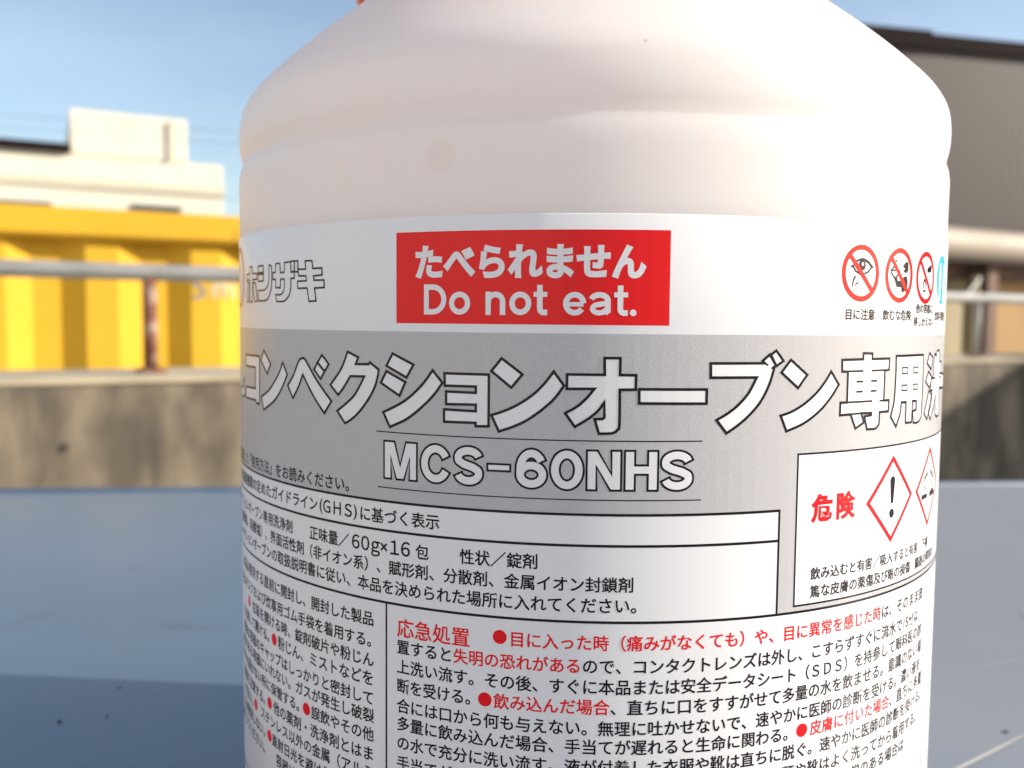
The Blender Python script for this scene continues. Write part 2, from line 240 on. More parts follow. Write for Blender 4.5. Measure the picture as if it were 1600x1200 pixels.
LOGO = [[(-52.13,9.02),(-50.37,8.99),(-50.14,7.77),(-47.94,7.8),(-47.87,6.72),(-49.99,6.63),(-49.87,5.95),(-47.42,5.93),(-47.38,4.8),(-49.77,4.74),(-49.38,2.76),(-51.18,2.69),(-51.66,4.77),(-54.22,4.77),(-54.3,5.88),(-51.82,5.92),(-51.9,6.67),(-53.96,6.73),(-54.06,7.79),(-52.01,7.72)],[(-61.33,8.94),(-59.8,8.91),(-59.67,7.39),(-58.31,7.42),(-58.22,9.0),(-56.25,9.03),(-56.22,7.4),(-55.21,7.39),(-55.23,6.41),(-56.29,6.38),(-56.31,4.85),(-56.82,3.74),(-57.85,3.03),(-58.92,2.75),(-61.05,2.73),(-61.43,3.86),(-59.55,3.88),(-58.68,4.28),(-58.35,5.0),(-58.32,6.34),(-59.62,6.37),(-59.71,4.97),(-61.36,5.01),(-61.38,6.37),(-62.35,6.39),(-62.4,7.5),(-61.43,7.52)],[(-56.19,9.11),(-55.19,9.11),(-55.18,7.47),(-56.18,7.45)],[(-55.15,9.11),(-54.17,9.1),(-54.14,7.34),(-55.12,7.42)],[(-68.92,8.82),(-66.41,8.82),(-66.35,7.69),(-68.96,7.68)],[(-68.96,7.46),(-66.35,7.37),(-66.47,6.25),(-69.0,6.27)],[(-63.9,8.87),(-62.88,8.57),(-62.94,5.52),(-63.75,3.95),(-65.26,3.01),(-68.76,2.95),(-69.05,4.69),(-66.07,4.74),(-64.65,5.24),(-64.09,6.18)],[(-73.95,8.93),(-72.44,8.89),(-72.28,7.7),(-69.54,7.65),(-69.68,6.62),(-72.11,6.64),(-72.34,2.83),(-73.99,2.81),(-73.91,6.65),(-76.29,6.67),(-76.24,7.74),(-74.01,7.71)],[(-75.68,6.25),(-74.54,6.16),(-74.93,2.92),(-76.22,2.88)],[(-71.82,6.08),(-70.41,6.06),(-69.44,2.95),(-70.7,2.86),(-71.6,4.42)]]
RING = [[(-84.09,12.0),(-80.22,10.84),(-78.86,9.39),(-78.5,7.66),(-78.74,5.95),(-79.75,3.68),(-81.86,1.38)]]
PICF = [[(37.26,7.08),(37.53,6.85),(37.08,6.14),(36.95,5.25),(36.76,5.66),(36.89,6.48)],[(38.01,6.22),(38.15,5.91),(37.59,5.68),(37.27,5.2),(37.41,5.79)],[(36.79,8.41),(37.41,9.31),(38.73,9.69),(39.94,9.47),(40.72,9.03),(41.23,8.46),(40.95,8.33),(40.16,8.89),(38.84,9.25),(37.6,8.97),(37.02,8.3)],[(49.58,8.87),(50.69,9.72),(51.39,9.45),(51.53,8.34),(50.71,7.8),(49.77,8.14),(50.36,8.53)],[(47.16,6.93),(47.85,7.33),(48.19,6.6),(49.24,6.7),(50.09,7.29),(51.01,7.38),(51.35,6.59),(51.31,5.46),(49.52,4.73),(49.32,5.65),(47.85,5.67)],[(59.19,9.06),(61.2,9.68),(61.14,8.5),(59.89,8.32),(59.06,8.54)],[(57.35,5.49),(58.71,5.53),(58.49,5.14),(57.64,5.11)],[(57.56,7.19),(58.37,7.22),(58.31,7.03),(57.65,7.0)]]
PICL = [[(36.42,8.24),(36.78,8.59)],[(36.79,8.41),(37.49,7.67),(38.4,7.33),(39.31,7.36),(40.22,7.65),(41.14,8.46)],[(41.38,8.29),(40.93,8.75)],[(46.06,7.93),(46.92,8.75),(48.63,8.21),(46.05,8.17)],[(46.07,7.87),(47.28,6.94),(48.31,7.61),(48.76,8.16)],[(47.45,9.51),(47.72,9.77)],[(57.52,5.59),(57.48,6.61),(57.93,7.14),(58.51,6.65),(58.7,5.62)]]
IRIS = [[(38.84,8.6)]]
GLOVE = [[(66.32,10.48),(67.63,10.69),(68.92,9.41),(69.88,5.64),(67.73,5.23),(67.09,5.95)],[(70.02,10.83),(71.97,10.53),(73.68,6.17),(72.23,5.36),(70.62,5.66),(69.58,9.44)]]
CORR = [[(59.99,-27.88),(61.24,-27.86),(61.33,-27.08),(61.66,-27.12),(62.03,-27.87),(63.67,-27.79),(63.51,-28.27),(60.16,-28.26)]]
CORRL = [[(61.91,-25.47),(62.87,-24.9),(67.05,-25.13)],[(65.64,-27.47),(66.24,-28.36),(67.61,-27.95)],[(62.11,-24.41),(64.35,-24.68)]]

# ------------------------------------------------------------------ the jar
# label coordinates: u = arc length round the jar, z = height against the eye level, both in mm; u = 0 faces -Y
R = 70.0; ZOFF = 112.0; TOP = 0.78
jar = thing('plastic_jar', 'round white plastic jar with printed label and orange lid, standing on the blue table', 'jar', (0, 0, TOP))
body = [(64.0, -111.4), (66.5, -112.0), (68.6, -110.8), (69.6, -108.5), (69.8, -105), (69.8, -96), (69.8, -60), (69.8, -20), (69.8, 10), (69.8, 20), (69.84, 24.0), (69.80, 25.6), (69.61, 27.0), (69.26, 28.1), (69.12, 28.6), (69.16, 29.1), (69.34, 30.1), (69.60, 31.3),
        (69.74, 32.8), (69.72, 35.0), (69.15, 38), (67.4, 41), (64.6, 44), (61.2, 47.3), (56.6, 51.4), (50.6, 56.4), (45.0, 61.2), (41.0, 64.6), (40.2, 66.0), (40.2, 82)]
prof = smooth_profile(body, 6)
link('jar_body', lathe([(r / 1000, (z + ZOFF) / 1000) for r, z in prof], 256), M['hdpe'], jar, smooth=True)
capp = [(43.0, 64.2), (46.7, 63.5), (47.3, 64.2), (47.4, 84), (46.8, 86.2), (45.0, 87), (5, 87)]
link('lid', lathe([(r / 1000, (z + ZOFF) / 1000) for r, z in capp], 128), M['cap'], jar, smooth=False)

def P(u, z, lift=0.0):
    r = (R + lift) / 1000; a = u / R
    return Vector((r * math.sin(a), -r * math.cos(a), (z + ZOFF) / 1000))
def wrap(verts, faces, lift, name, material, parent, uv=False, step=2.0):
    """flat (u, z) mesh -> cut into upright strips -> laid round the jar"""
    bm = bmesh.new(); vs = [bm.verts.new((v[0], v[1], v[2] if len(v) > 2 else 0)) for v in verts]
    for f in faces:
        try: bm.faces.new([vs[i] for i in f])
        except ValueError: pass
    if step:
        us = [v[0] for v in verts]; c = math.ceil(min(us) / step) * step
        while c < max(us):
            bmesh.ops.bisect_plane(bm, geom=bm.verts[:] + bm.edges[:] + bm.faces[:], plane_co=(c, 0, 0), plane_no=(1, 0, 0), dist=1e-5); c += step
    bm.normal_update()
    for f in bm.faces:
        if f.normal.z < 0: f.normal_flip()
    if uv:
        L = bm.loops.layers.uv.new('UVMap')
        for f in bm.faces:
            for l in f.loops: l[L].uv = (l.vert.co.x, l.vert.co.y)
    for v in bm.verts: v.co = P(v.co.x, v.co.y, lift + v.co.z)
    return link(name, bm, material, parent)
class Flat:
    def __init__(s): s.v = []; s.f = []; s.k = 0
    def poly(s, pts, dz=0.0):
        n = len(s.v); s.v += [(p[0], p[1], dz) for p in pts]
        tris = tessellate_polygon([[Vector((p[0], p[1], 0)) for p in pts]])
        s.f += [tuple(n + i for i in t) for t in tris]; return s
    def rect(s, u0, u1, z0, z1, dz=0.0):
        n = len(s.v); s.v += [(u0, z0, dz), (u1, z0, dz), (u1, z1, dz), (u0, z1, dz)]; s.f.append((n, n + 1, n + 2, n + 3)); return s
    def ribbon(s, pts, hw, closed=False, ext=0.0, off=0.0, dz=None):
        """mitred band of half width hw along pts; off shifts it sideways"""
        s.k += 1; dz = (s.k % 6) * 0.0024 if dz is None else dz
        pts = [Vector((p[0], p[1])) for p in pts]; N = len(pts)
        if not closed and ext:
            d = (pts[0] - pts[1]).normalized(); pts[0] = pts[0] + d * ext
            d = (pts[-1] - pts[-2]).normalized(); pts[-1] = pts[-1] + d * ext
        n0 = len(s.v)
        for i in range(N):
            a = pts[i] - pts[i - 1] if (i > 0 or closed) else pts[1] - pts[0]
            c = pts[(i + 1) % N] - pts[i] if (i < N - 1 or closed) else pts[-1] - pts[-2]
            if a.length < 1e-6: a = c
            if c.length < 1e-6: c = a
            a = a.normalized(); c = c.normalized()
            n1 = Vector((-a.y, a.x)); n2 = Vector((-c.y, c.x)); mm = (n1 + n2)
            if mm.length < 0.3: mm = n1
            mm = mm.normalized(); k = 1 / max(0.42, mm.dot(n1))
            s.v.append((pts[i].x + mm.x * (off + hw) * k, pts[i].y + mm.y * (off + hw) * k, dz)); s.v.append((pts[i].x + mm.x * (off - hw) * k, pts[i].y + mm.y * (off - hw) * k, dz))
        for i in range(N if closed else N - 1):
            j = (i + 1) % N; s.f.append((n0 + 2 * i, n0 + 2 * i + 1, n0 + 2 * j + 1, n0 + 2 * j))
        return s
    def disc(s, c, r, ru=None, dz=0.0, n=48):
        n0 = len(s.v); ru = ru or r
        s.v += [(c[0] + ru * math.cos(2 * math.pi * k / n), c[1] + r * math.sin(2 * math.pi * k / n), dz) for k in range(n)]
        s.f.append(tuple(range(n0, n0 + n))); return s
    def put(s, name, lift, material, parent, **k): return wrap(s.v, s.f, lift, name, material, parent, **k)
def soften(pts, closed=True):
    """rounds the gentle bends of a traced outline, keeps its corners"""
    N = len(pts); out = []
    V = [Vector(p) for p in pts]
    def ang(i):
        if not closed and (i == 0 or i == N - 1): return 90
        a = V[i] - V[i - 1]; b = V[(i + 1) % N] - V[i]
        return math.degrees(a.angle(b)) if a.length > 0 and b.length > 0 else 90
    A = [ang(i) for i in range(N)]
    for i in range(N if closed else N - 1):
        p1, p2 = V[i], V[(i + 1) % N]; out.append(tuple(p1))
        if A[i] < 38 or A[(i + 1) % N] < 38:
            p0 = V[i - 1] if A[i] < 38 else p1 - (p2 - p1); p3 = V[(i + 2) % N] if A[(i + 1) % N] < 38 else p2 + (p2 - p1)
            for t in (0.25, 0.5, 0.75):
                out.append(tuple(0.5 * ((2 * p1) + (-p0 + p2) * t + (2 * p0 - 5 * p1 + 4 * p2 - p3) * t * t + (-p0 + 3 * p1 - 3 * p2 + p3) * t ** 3)))
    if not closed: out.append(tuple(V[-1]))
    return out

# the film: a thin sleeve that stands 0.2 mm proud, rounded at its rims
zt, zb = 14.75, -86.0
film = [(69.7, zb), (69.93, zb + .02), (70.0, zb + .12), (70.0, -60), (70.0, -30), (70.0, 0), (70.0, zt - .14), (69.93, zt - .02), (69.7, zt)]
label = link('label', lathe([(r / 1000, (z + ZOFF) / 1000) for r, z in film], 256, cap=False), M['label'], jar, smooth=True)

L1, L2, L3, L4 = 0.012, 0.026, 0.040, 0.054        # print layers, mm above the film
# grey halftone field (leaves out the white text box and the hazard box)
f = Flat(); f.rect(-120, 120, -18.95, -1.75); f.rect(-120, 27.3, -27.0, -18.95); f.rect(24.3, 27.3, -42.3, -27.0); f.rect(27.3, 120, -42.3, -41.35)
f.put('halftone_field', L1, M['tone'], label, uv=True)
# ruled lines
f = Flat()
f.rect(-120, 24.46, -27.19, -26.81); f.rect(-120, 24.14, -31.59, -31.21); f.rect(-120, 120, -42.49, -42.11)
f.rect(24.14, 24.46, -42.14, -27.16); f.rect(-34.95, -34.65, -84.5, -42.46); f.rect(66.85, 67.05, -84.5, -42.46)
f.rect(27.14, 120, -19.1, -18.82); f.rect(27.14, 27.44, -41.2, -19.1); f.rect(27.14, 120, -41.5, -41.2)
f.rect(-120, 120, -84.8, -84.5)
f.put('ruled_line', L2, M['ink'], label)
Flat().rect(-36.6, 11.9, -16.70, -16.52).put('ruled_line', L2, M['ink'], label)
Flat().rect(-36.4, 11.9, -25.0, -24.83).put('ruled_line', L2, M['ink'], label)

# ---- letters that come from Blender's built-in font
def glyphs(s, size):
    c = bpy.data.curves.new('tmp', 'FONT'); c.body = s; c.size = size; c.resolution_u = 3 if size < 3 else 8; c.fill_mode = 'BOTH'
    o = bpy.data.objects.new('tmp', c); COL.objects.link(o); bpy.context.view_layer.update()
    me = o.evaluated_get(bpy.context.evaluated_depsgraph_get()).to_mesh()
    vs = [(v.co.x, v.co.y) for v in me.vertices]; fs = [tuple(p.vertices) for p in me.polygons]
    o.to_mesh_clear(); bpy.data.objects.remove(o); bpy.data.curves.remove(c)
    return vs, fs
def loops_of(vs, fs):
    """outline loops, glyph on the left-hand side"""
    key = [(round(v[0], 4), round(v[1], 4)) for v in vs]; E = {}
    for f in fs:
        a = sum(vs[f[i]][0] * vs[f[(i + 1) % len(f)]][1] - vs[f[(i + 1) % len(f)]][0] * vs[f[i]][1] for i in range(len(f)))
        f = f if a > 0 else f[::-1]
        for i in range(len(f)):
            p, q = key[f[i]], key[f[(i + 1) % len(f)]]
            if p == q: continue
            if (q, p) in E: del E[(q, p)]
            else: E[(p, q)] = 1
    nx = {}
    for p, q in E: nx.setdefault(p, []).append(q)
    out = []
    while nx:
        p = next(iter(nx)); lp = [p]; q = nx[p].pop()
        if not nx[p]: del nx[p]
        while q != lp[0] and q in nx:
            lp.append(q); r = nx[q].pop()
            if not nx[q]: del nx[q]
            q = r
        if len(lp) > 2: out.append(lp)
    return out
def line(segs, u, zbot, em, name='text_line', lift=L2, bold=0.040, xs=1.0, pitch=None, parent=None):
    """segs: [(text, material)] set one after the other from u; zbot = lower edge of the signs"""
    for s, mt in segs:
        if not s.strip('\u3000'):
            u += em * len(s) * xs; continue
        F = Flat(); zb0 = zbot + 0.07 * em
        if pitch:
            for ch in s:
                vs, fs = glyphs(ch, em); n = len(F.v); F.v += [(u + x * xs, zb0 + y, 0) for x, y in vs]; F.f += [tuple(n + i for i in f) for f in fs]
                if bold:
                    for lp in loops_of([(u + x * xs, zb0 + y) for x, y in vs], fs): F.ribbon(lp, bold / 2, True, off=-bold / 2)
                u += pitch
            w_ = 0
        else:
            vs, fs = glyphs(s, em); F.v = [(u + x * xs, zb0 + y, 0) for x, y in vs]; F.f = list(fs)
            w_ = sum(1.0 if ord(ch) > 0x2000 or ch == '×' else 0.62 for ch in s) * em * xs
            if bold:
                for lp in loops_of(F.v and [(v[0], v[1]) for v in F.v], fs): F.ribbon(lp, bold / 2, True, off=-bold / 2)
        o = F.put(name, lift, M[mt], parent or label, step=2.0)
        u += w_
K, RD = 'ink', 'red'
p = 2.357
# rows above the title box
line([('\u3000ご使用の前に「使用上の注意」と「使用方法」をお読みください。', K)], -41.2 + 0.7 - 31 * 2.4 - 0.0, -26.3, 2.4)
line([('\u3000化学品の分類および表示に関する国連機関の定めたガイドライン', K)], -49.2 - 30 * 2.42, -30.3, 2.42)
line([('(', K)], -48.9, -30.1, 2.5); line([('ＧＨＳ', K)], -48.35, -30.35, 2.62, pitch=2.38); line([(')', K)], -41.15, -30.1, 2.5)
line([('に基づく表示', K)], -40.0, -30.35, 2.39)
line([('品名／スチームコンベクションオーブン専用洗浄剤', K)], -56.2 - 23 * 2.30, -35.0, 2.30)
line([('正味量／', K)], -51.5, -35.0, 2.36); line([('６０ｇ', K)], -42.15, -35.05, 2.85, pitch=1.93); line([('×', K)], -36.05, -35.1, 2.75); line([('１６', K)], -34.75, -35.05, 2.85, pitch=1.93); line([('包', K)], -29.7, -35.0, 2.33)
line([('性状／錠剤', K)], -22.6, -34.95, 2.33)
line([('成分／アルカリ剤（炭酸塩、珪酸塩）、界面活性剤（非イオン系）、賦形剤、分散剤、金属イオン封鎖剤', K)], 0.25 - 46 * 2.31, -37.95, 2.31)
line([('使用方法／スチームコンベクションオーブンの取扱説明書に従い、本品を決められた場所に入れてください。', K)], 4.4 - 49 * p, -40.95, p)
# first aid column
rows = [-46.35, -49.70, -52.70, -55.65, -58.70, -61.45, -64.4, -67.5, -70.45, -73.4, -76.4, -79.4]
x0 = -32.95
line([('応急処置', RD)], -32.9, -47.1, 3.02)
def dot(u, z): Flat().disc((u, z), 1.03).put('bullet_dot', L2, M['red'], label)
dot(-16.45, -45.15)
line([('目に入った時（痛みがなくても）や、目に異常を感じた時', RD), ('は、そのまま放', K)], -15.1, rows[0], 2.385)
line([('置すると', K), ('失明の恐れがある', RD), ('ので、コンタクトレンズは外し、こすらずすぐに流水で15分以', K)], x0, rows[1], p)
line([('上洗い流す。その後、すぐに本品または安全データシート（ＳＤＳ）を持参して眼科医の診', K)], x0, rows[2], p)
line([('断を受ける。', K)], x0, rows[3], p, xs=0.96); dot(-18.6, rows[3] + 1.1)
line([('飲み込んだ場合', RD), ('、直ちに口をすすがせて多量の水を飲ませる。意識のない場', K)], -17.35, rows[3], 2.39)
line([('合には口から何も与えない。無理に吐かせないで、速やかに医師の診断を受ける。濃い液を', K)], x0, rows[4], p)
line([('多量に飲み込んだ場合、手当てが遅れると生命に関わる。', K)], x0, rows[5], 2.36); dot(29.5, rows[5] + 1.1)
line([('皮膚に付いた場合', RD), ('、直ちに多量', K)], 31.0, rows[5], 2.42)
line([('の水で充分に洗い流す。液が付着した衣服や靴は直ちに脱ぐ。速やかに医師の診断を受ける。', K)], x0, rows[6], p)
line([('手当てが遅れると皮膚に傷が残ることがある。汚れた衣類や靴はよく洗ってから着用する。', K)], x0, rows[7], p)
line([('●吸い込んだ場合', RD), ('、空気の新鮮な場所に移し、安静にする。呼吸に異常のある場合は', K)], x0, rows[8], p)
line([('医師の診断を受ける。', K)], x0, rows[9], p)
# cautions column, set flush right
def right(s, row, end=-37.1, em=2.345):
    line([(s, K)], end - len(s) * em, rows[row], em)
right('本品は使用する直前に開封し、開封した製品', 0); right('時はマスクおよび炊事用ゴム手袋を着用する。', 1, -36.2)
right('包装を開ける時、錠剤破片や粉じん', 2); dot(-77.2, rows[2] + 1.1)
right('に注意して開ける。', 3, -63.9, 2.25); dot(-63.2, rows[3] + 1.1); right('粉じん、ミストなどを', 3, em=2.46)
right('用後は容器のキャップはしっかりと密封して', 4); right('水気のある容器にいれない。ガスが発生し破裂', 5)
right('子供の手の届かない所に保管する。', 6, -53.3, 2.28); dot(-52.6, rows[6] + 1.1); right('誤飲やその他', 6, em=2.37)
right('事故に注意する。', 7, -66.2, 2.25); dot(-65.4, rows[7] + 1.1); right('他の薬剤・洗浄剤とはま', 7, em=2.42)
right('ぜない。', 8, -73.5, 2.25); dot(-72.9, rows[8] + 1.1); right('ステンレス以外の金属（アルミ', 8)
right('には使用しない。', 9, -66.3, 2.25); dot(-65.6, rows[9] + 1.1); right('直射日光を避け保管する。', 9, em=2.28)
right('手洗いをしてください。', 10, -66.5); right('容器は他の用途に使わな', 10)
# hazard box
line([('危険', RD)], 30.1, -29.0, 4.15, bold=0.17, pitch=4.75, lift=L2, name='danger_lettering')
line([('飲み込むと有害／吸入すると有害\u3000下痢', K)], 30.2, -37.75, 1.965)
line([('篤な皮膚の薬傷及び眼の損傷\u3000臓器の障害の', K)], 30.2, -40.45, 2.02)
def diamond(u, z, a=7.2, b=6.95):
    Flat().ribbon([(u - a, z), (u, z - b), (u + a, z), (u, z + b)], 0.36, True, off=0.36, dz=0).put('hazard_diamond', L2, M['red'], label)
diamond(48.9, -27.48); diamond(64.75, -27.45)
f = Flat().poly([(48.2, -24.6), (48.3, -24.15), (48.6, -23.93), (48.95, -23.87), (49.3, -23.93), (49.6, -24.15), (49.7, -24.6), (49.32, -28.0), (49.15, -28.2), (48.75, -28.2), (48.58, -28.0)]).disc((48.93, -29.75), 0.72, 0.72)
f.put('exclamation_mark', L2, M['ink'], label)
f = Flat().rect(60.7, 63.9, -29.25, -28.45).poly([(65.5, -29.3), (69.0, -29.3), (69.0, -28.7), (67.6, -27.9), (65.5, -28.5)])
for q in ([(61.4, -26.3), (64.0, -25.2)], [(61.7, -25.7), (64.2, -24.7)], [(65.3, -24.7), (67.9, -25.7)], [(65.5, -25.2), (68.1, -26.3)]): f.ribbon(q, 0.13)
for q in ([(62.0, -26.9), (62.0, -27.5)], [(62.8, -27.2), (62.8, -28.0)], [(66.4, -26.6), (66.4, -27.2)], [(67.2, -26.8), (67.2, -27.5)]): f.ribbon(q, 0.14)
f.put('corrosion_symbol', L2, M['ink'], label)
# captions and round pictograms
line([('目に注意', K)], 35.35, 0.55, 1.74); line([('飲むな危険', K)], 44.25, 0.55, 1.75)
line([('他の容器に', K)], 54.75, 1.75, 1.62); line([('移しかえない', K)], 54.1, -0.35, 1.60); line([('炊事手袋使用', K)], 64.2, 0.6, 1.66)
for u in (38.72, 48.8, 58.62):
    f = Flat(); n = 56
    f.ribbon([(u + 3.82 * math.cos(2 * math.pi * k / n), 7.45 + 3.82 * math.sin(2 * math.pi * k / n)) for k in range(n)], 0.40, True, dz=0)
    f.ribbon([(u - 2.5, 7.45 + 2.5), (u + 2.5, 7.45 - 2.5)], 0.38, dz=0.004)
    f.put('prohibition_ring', L3, M['red'], label)
Flat().disc((68.9, 7.5), 4.15).put('mandatory_disc', L2, M['cyan'], label)
f = Flat()
for gu in (67.2, 70.6): f.disc((gu, 7.5), 2.9, 0.85); f.rect(gu - .62, gu + .62, 4.0, 7.0, 0.004)
f.put('glove_symbol', L3, M['label'], label)
f = Flat()
for q in PICF: f.poly(soften(q))
for q in PICL: f.ribbon(q, 0.15)
iu, iz = IRIS[0][0]
f.disc((iu, iz), 0.78, 0.80, dz=0.003)
f.put('pictogram_figure', L2, M['ink'], label)
Flat().disc((iu + .1, iz + .18), 0.27).put('pupil_glint', L2 + 0.008, M['label'], label)

# red warning panel
Flat().rect(-33.0, 6.75, -0.55, 12.5).put('warning_panel', L1, M['red'], label)
line([('たべられません', 'label')], -30.0, 5.95, 5.0, bold=0.23, xs=0.955, pitch=4.77, name='warning_lettering')
f = Flat(); hw = 0.385
def arc(cx, cz, ru, rz, a0, a1, n=20): return [(cx + ru * math.cos(RAD(a0 + (a1 - a0) * k / n)), cz + rz * math.sin(RAD(a0 + (a1 - a0) * k / n))) for k in range(n + 1)]
zb_, xh, cap_ = 0.74, 3.98, 5.02
def Z(t, top=xh): return zb_ + hw + t * (top - zb_ - 2 * hw)
f.ribbon([(-27.95, Z(1, cap_)), (-26.9, Z(1, cap_))] + arc(-26.9, (Z(0) + Z(1, cap_)) / 2, 1.72, (Z(1, cap_) - Z(0)) / 2, 84, -84) + [(-26.9, Z(0)), (-27.95, Z(0))], hw, True)
for a, c in ((-24.35, -21.16), (-15.45, -12.35)): f.ribbon(arc((a + c) / 2, (Z(0) + Z(1)) / 2, (c - a) / 2 - hw, (Z(1) - Z(0)) / 2, 0, 351, 39), hw, True)
f.ribbon([(-18.5, zb_), (-18.5, xh)], hw)
f.ribbon([(-18.45, Z(.55))] + arc(-17.45, Z(.60), 1.04, Z(1) - Z(.60), 165, 0, 14) + [(-16.41, zb_)], hw)
for a in (-12.02, -0.94):
    f.ribbon([(a + .86, 4.9), (a + .86, zb_ + 1.0)] + arc(a + 1.42, zb_ + .95, .56, .57, 190, 262, 6) + [(a + 1.9, Z(0) + .02)], hw)
    f.ribbon([(a, 3.62), (a + 1.9, 3.62)], 0.33)
f.ribbon([(-7.5, 2.28), (-5.12, 2.28)] , 0.30, ext=0.0)
f.ribbon(arc(-6.34, (Z(0) + Z(1)) / 2, 1.21, (Z(1) - Z(0)) / 2, -5 + 8, 325, 32), hw)
f.ribbon(arc(-2.93, Z(.70), 1.13, Z(1) - Z(.70), 168, 0, 14) + [(-1.80, 1.6)] + arc(-1.42, 1.5, .38, .55, 180, 235, 4), hw)
f.ribbon([(-1.8, 2.52), (-2.95, 2.28)] + arc(-2.98, 1.70, .90, .57, 96, 275, 16) + [(-2.4, 1.22), (-1.85, 1.75)], 0.35)
f.disc((1.70, 1.17), 0.45)
f.put('warning_lettering', L3, M['label'], label)

# main title: white letters with a black outline
f = Flat(); g = Flat()
for q in TITLE:
    s_ = soften(q); f.poly(s_); g.ribbon(s_, 0.195, True)
for q in TRINGS: g.ribbon(q, 0.12, True)
for q in TLINES: g.ribbon(q, 0.13 if q is TLINES[0] else 0.15, dz=0.01)
f.put('title_lettering', L2, M['label'], label); g.put('title_outline', L3, M['ink'], label)
# maker's name
f = Flat(); g = Flat()
for q in LOGO:
    s_ = soften(q); f.poly(s_); g.ribbon(s_, 0.145, True)
f.put('maker_lettering', L2, M['label'], label); g.put('maker_outline', L3, M['ink'], label)
Flat().ribbon([(-84.5 + 5.2 * math.cos(RAD(a)), 7.4 + 5.2 * math.sin(RAD(a))) for a in range(0, 360, 8)], 0.45, True).put('maker_ring', L2, M['orange_ink'], label)

# model number, drawn as broad strokes with an outline
W_ = Flat(); B_ = Flat(); OW = 0.31
T0, T1 = -23.68 + OW, -17.78 - OW
def stroke(pts, hw=0.53): W_.ribbon(pts, hw); B_.ribbon(pts, hw + OW, ext=OW)
def solid(pts):
    W_.poly(pts); B_.poly(pts); B_.ribbon(pts, OW, True)
def vbar(a, b_, z0=T0, z1=T1): return [(a, z0), (b_, z0), (b_, z1), (a, z1)]
a, c = -35.34 + OW, -29.3 - OW
solid([(a, T0), (a + 1.0, T0), (a + 1.0, T0 + 3.5), (a + 2.15, T0), (c - 2.15, T0), (c - 1.0, T0 + 3.5), (c - 1.0, T0), (c, T0), (c, T1), (c - 1.62, T1), ((a + c) / 2, T0 + 1.55), (a + 1.62, T1), (a, T1)])
a, c = -4.52 + OW, 0.58 - OW
solid([(a, T0), (a + 1.08, T0), (a + 1.08, T0 + 3.55), (c - 1.25, T0), (c, T0), (c, T1), (c - 1.08, T1), (c - 1.08, T0 + 1.75), (a + 1.25, T1), (a, T1)])
a, c = 0.76 + OW, 5.74 - OW
solid([(a, T0), (a + 1.12, T0), (a + 1.12, T0 + 2.25), (c - 1.12, T0 + 2.25), (c - 1.12, T0), (c, T0), (c, T1), (c - 1.12, T1), (c - 1.12, T0 + 3.25), (a + 1.12, T0 + 3.25), (a + 1.12, T1), (a, T1)])
solid([(-18.61 + OW, -21.08), (-14.96 - OW, -21.08), (-14.96 - OW, -20.42), (-18.61 + OW, -20.42)])
H = 0.53; zc = (T0 + T1) / 2; rz = (T1 - T0) / 2 - H + .06
def midr(a, c): return (a + c) / 2, (c - a) / 2 - OW - H
cu, ru = midr(-29.04, -23.75); stroke(arc(cu, zc, ru, rz, 28, 332, 36))
cu, ru = midr(-9.63, -4.61); pts = arc(cu, zc, ru, rz, 0, 352.5, 47); W_.ribbon(pts, H, True); B_.ribbon(pts, H + OW, True)
cu, ru = midr(-14.53, -9.69)
pts = arc(cu, T0 + H + 1.28, ru, 1.30, 0, 352.5, 47); W_.ribbon(pts, H, True); B_.ribbon(pts, H + OW, True)
stroke(arc(cu + .02, zc, ru, rz, 30, 186, 20) + [(cu - ru, T0 + 1.9)])
for a, c in ((-23.71, -18.89), (5.81, 10.8)):
    cu, ru = midr(a, c); ru -= .02
    stroke(arc(cu, T1 - 1.50, ru, 1.02, 12, 180, 16) + arc(cu - ru + .35, T1 - 1.62, .35, .45, 195, 240, 3) + [(cu - .7, zc + .22), (cu + .7, zc - .20)] + arc(cu + ru - .35, T0 + 1.66, .35, .45, 60, 15, 3) + arc(cu, T0 + 1.50, ru, 1.02, 0, -168, 16))
B_.put('model_outline', L2, M['ink'], label); W_.put('model_lettering', L3, M['label'], label)

# ------------------------------------------------------------------ table
def rel(x, y, z): return Vector((EYE.x + x, EYE.y + y, EYE.z + z))
far0 = Vector((-0.3265, 0.586, 0)); yaw = math.atan2(0.063, 0.724)
tb = thing('steel_table', 'blue-grey painted steel table with a rolled edge and light scratches, under the white jar', 'table', (EYE.x + far0.x, EYE.y + far0.y, 0), yaw)
bm = boxm(-0.75, 1.55, -1.0, 0.0, TOP - 0.028, TOP, bev=0.0015)
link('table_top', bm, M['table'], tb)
bm = tube(bmesh.new(), [(-0.75, 0.0015, TOP - 0.0022), (1.55, 0.0015, TOP - 0.0022)], 0.0042, 12)
link('rolled_edge', bm, M['table_edge'], tb, smooth=True)
for x in (-0.68, 1.48):
    for y in (-0.93, -0.07): link('leg', boxm(x - .025, x + .025, y - .025, y + .025, 0.0, TOP - 0.029, bev=.003), M['steel'], tb)
for y in (-0.93, -0.07): link('apron_rail', boxm(-0.655, 1.455, y - .012, y + .012, TOP - 0.10, TOP - 0.030), M['steel'], tb)

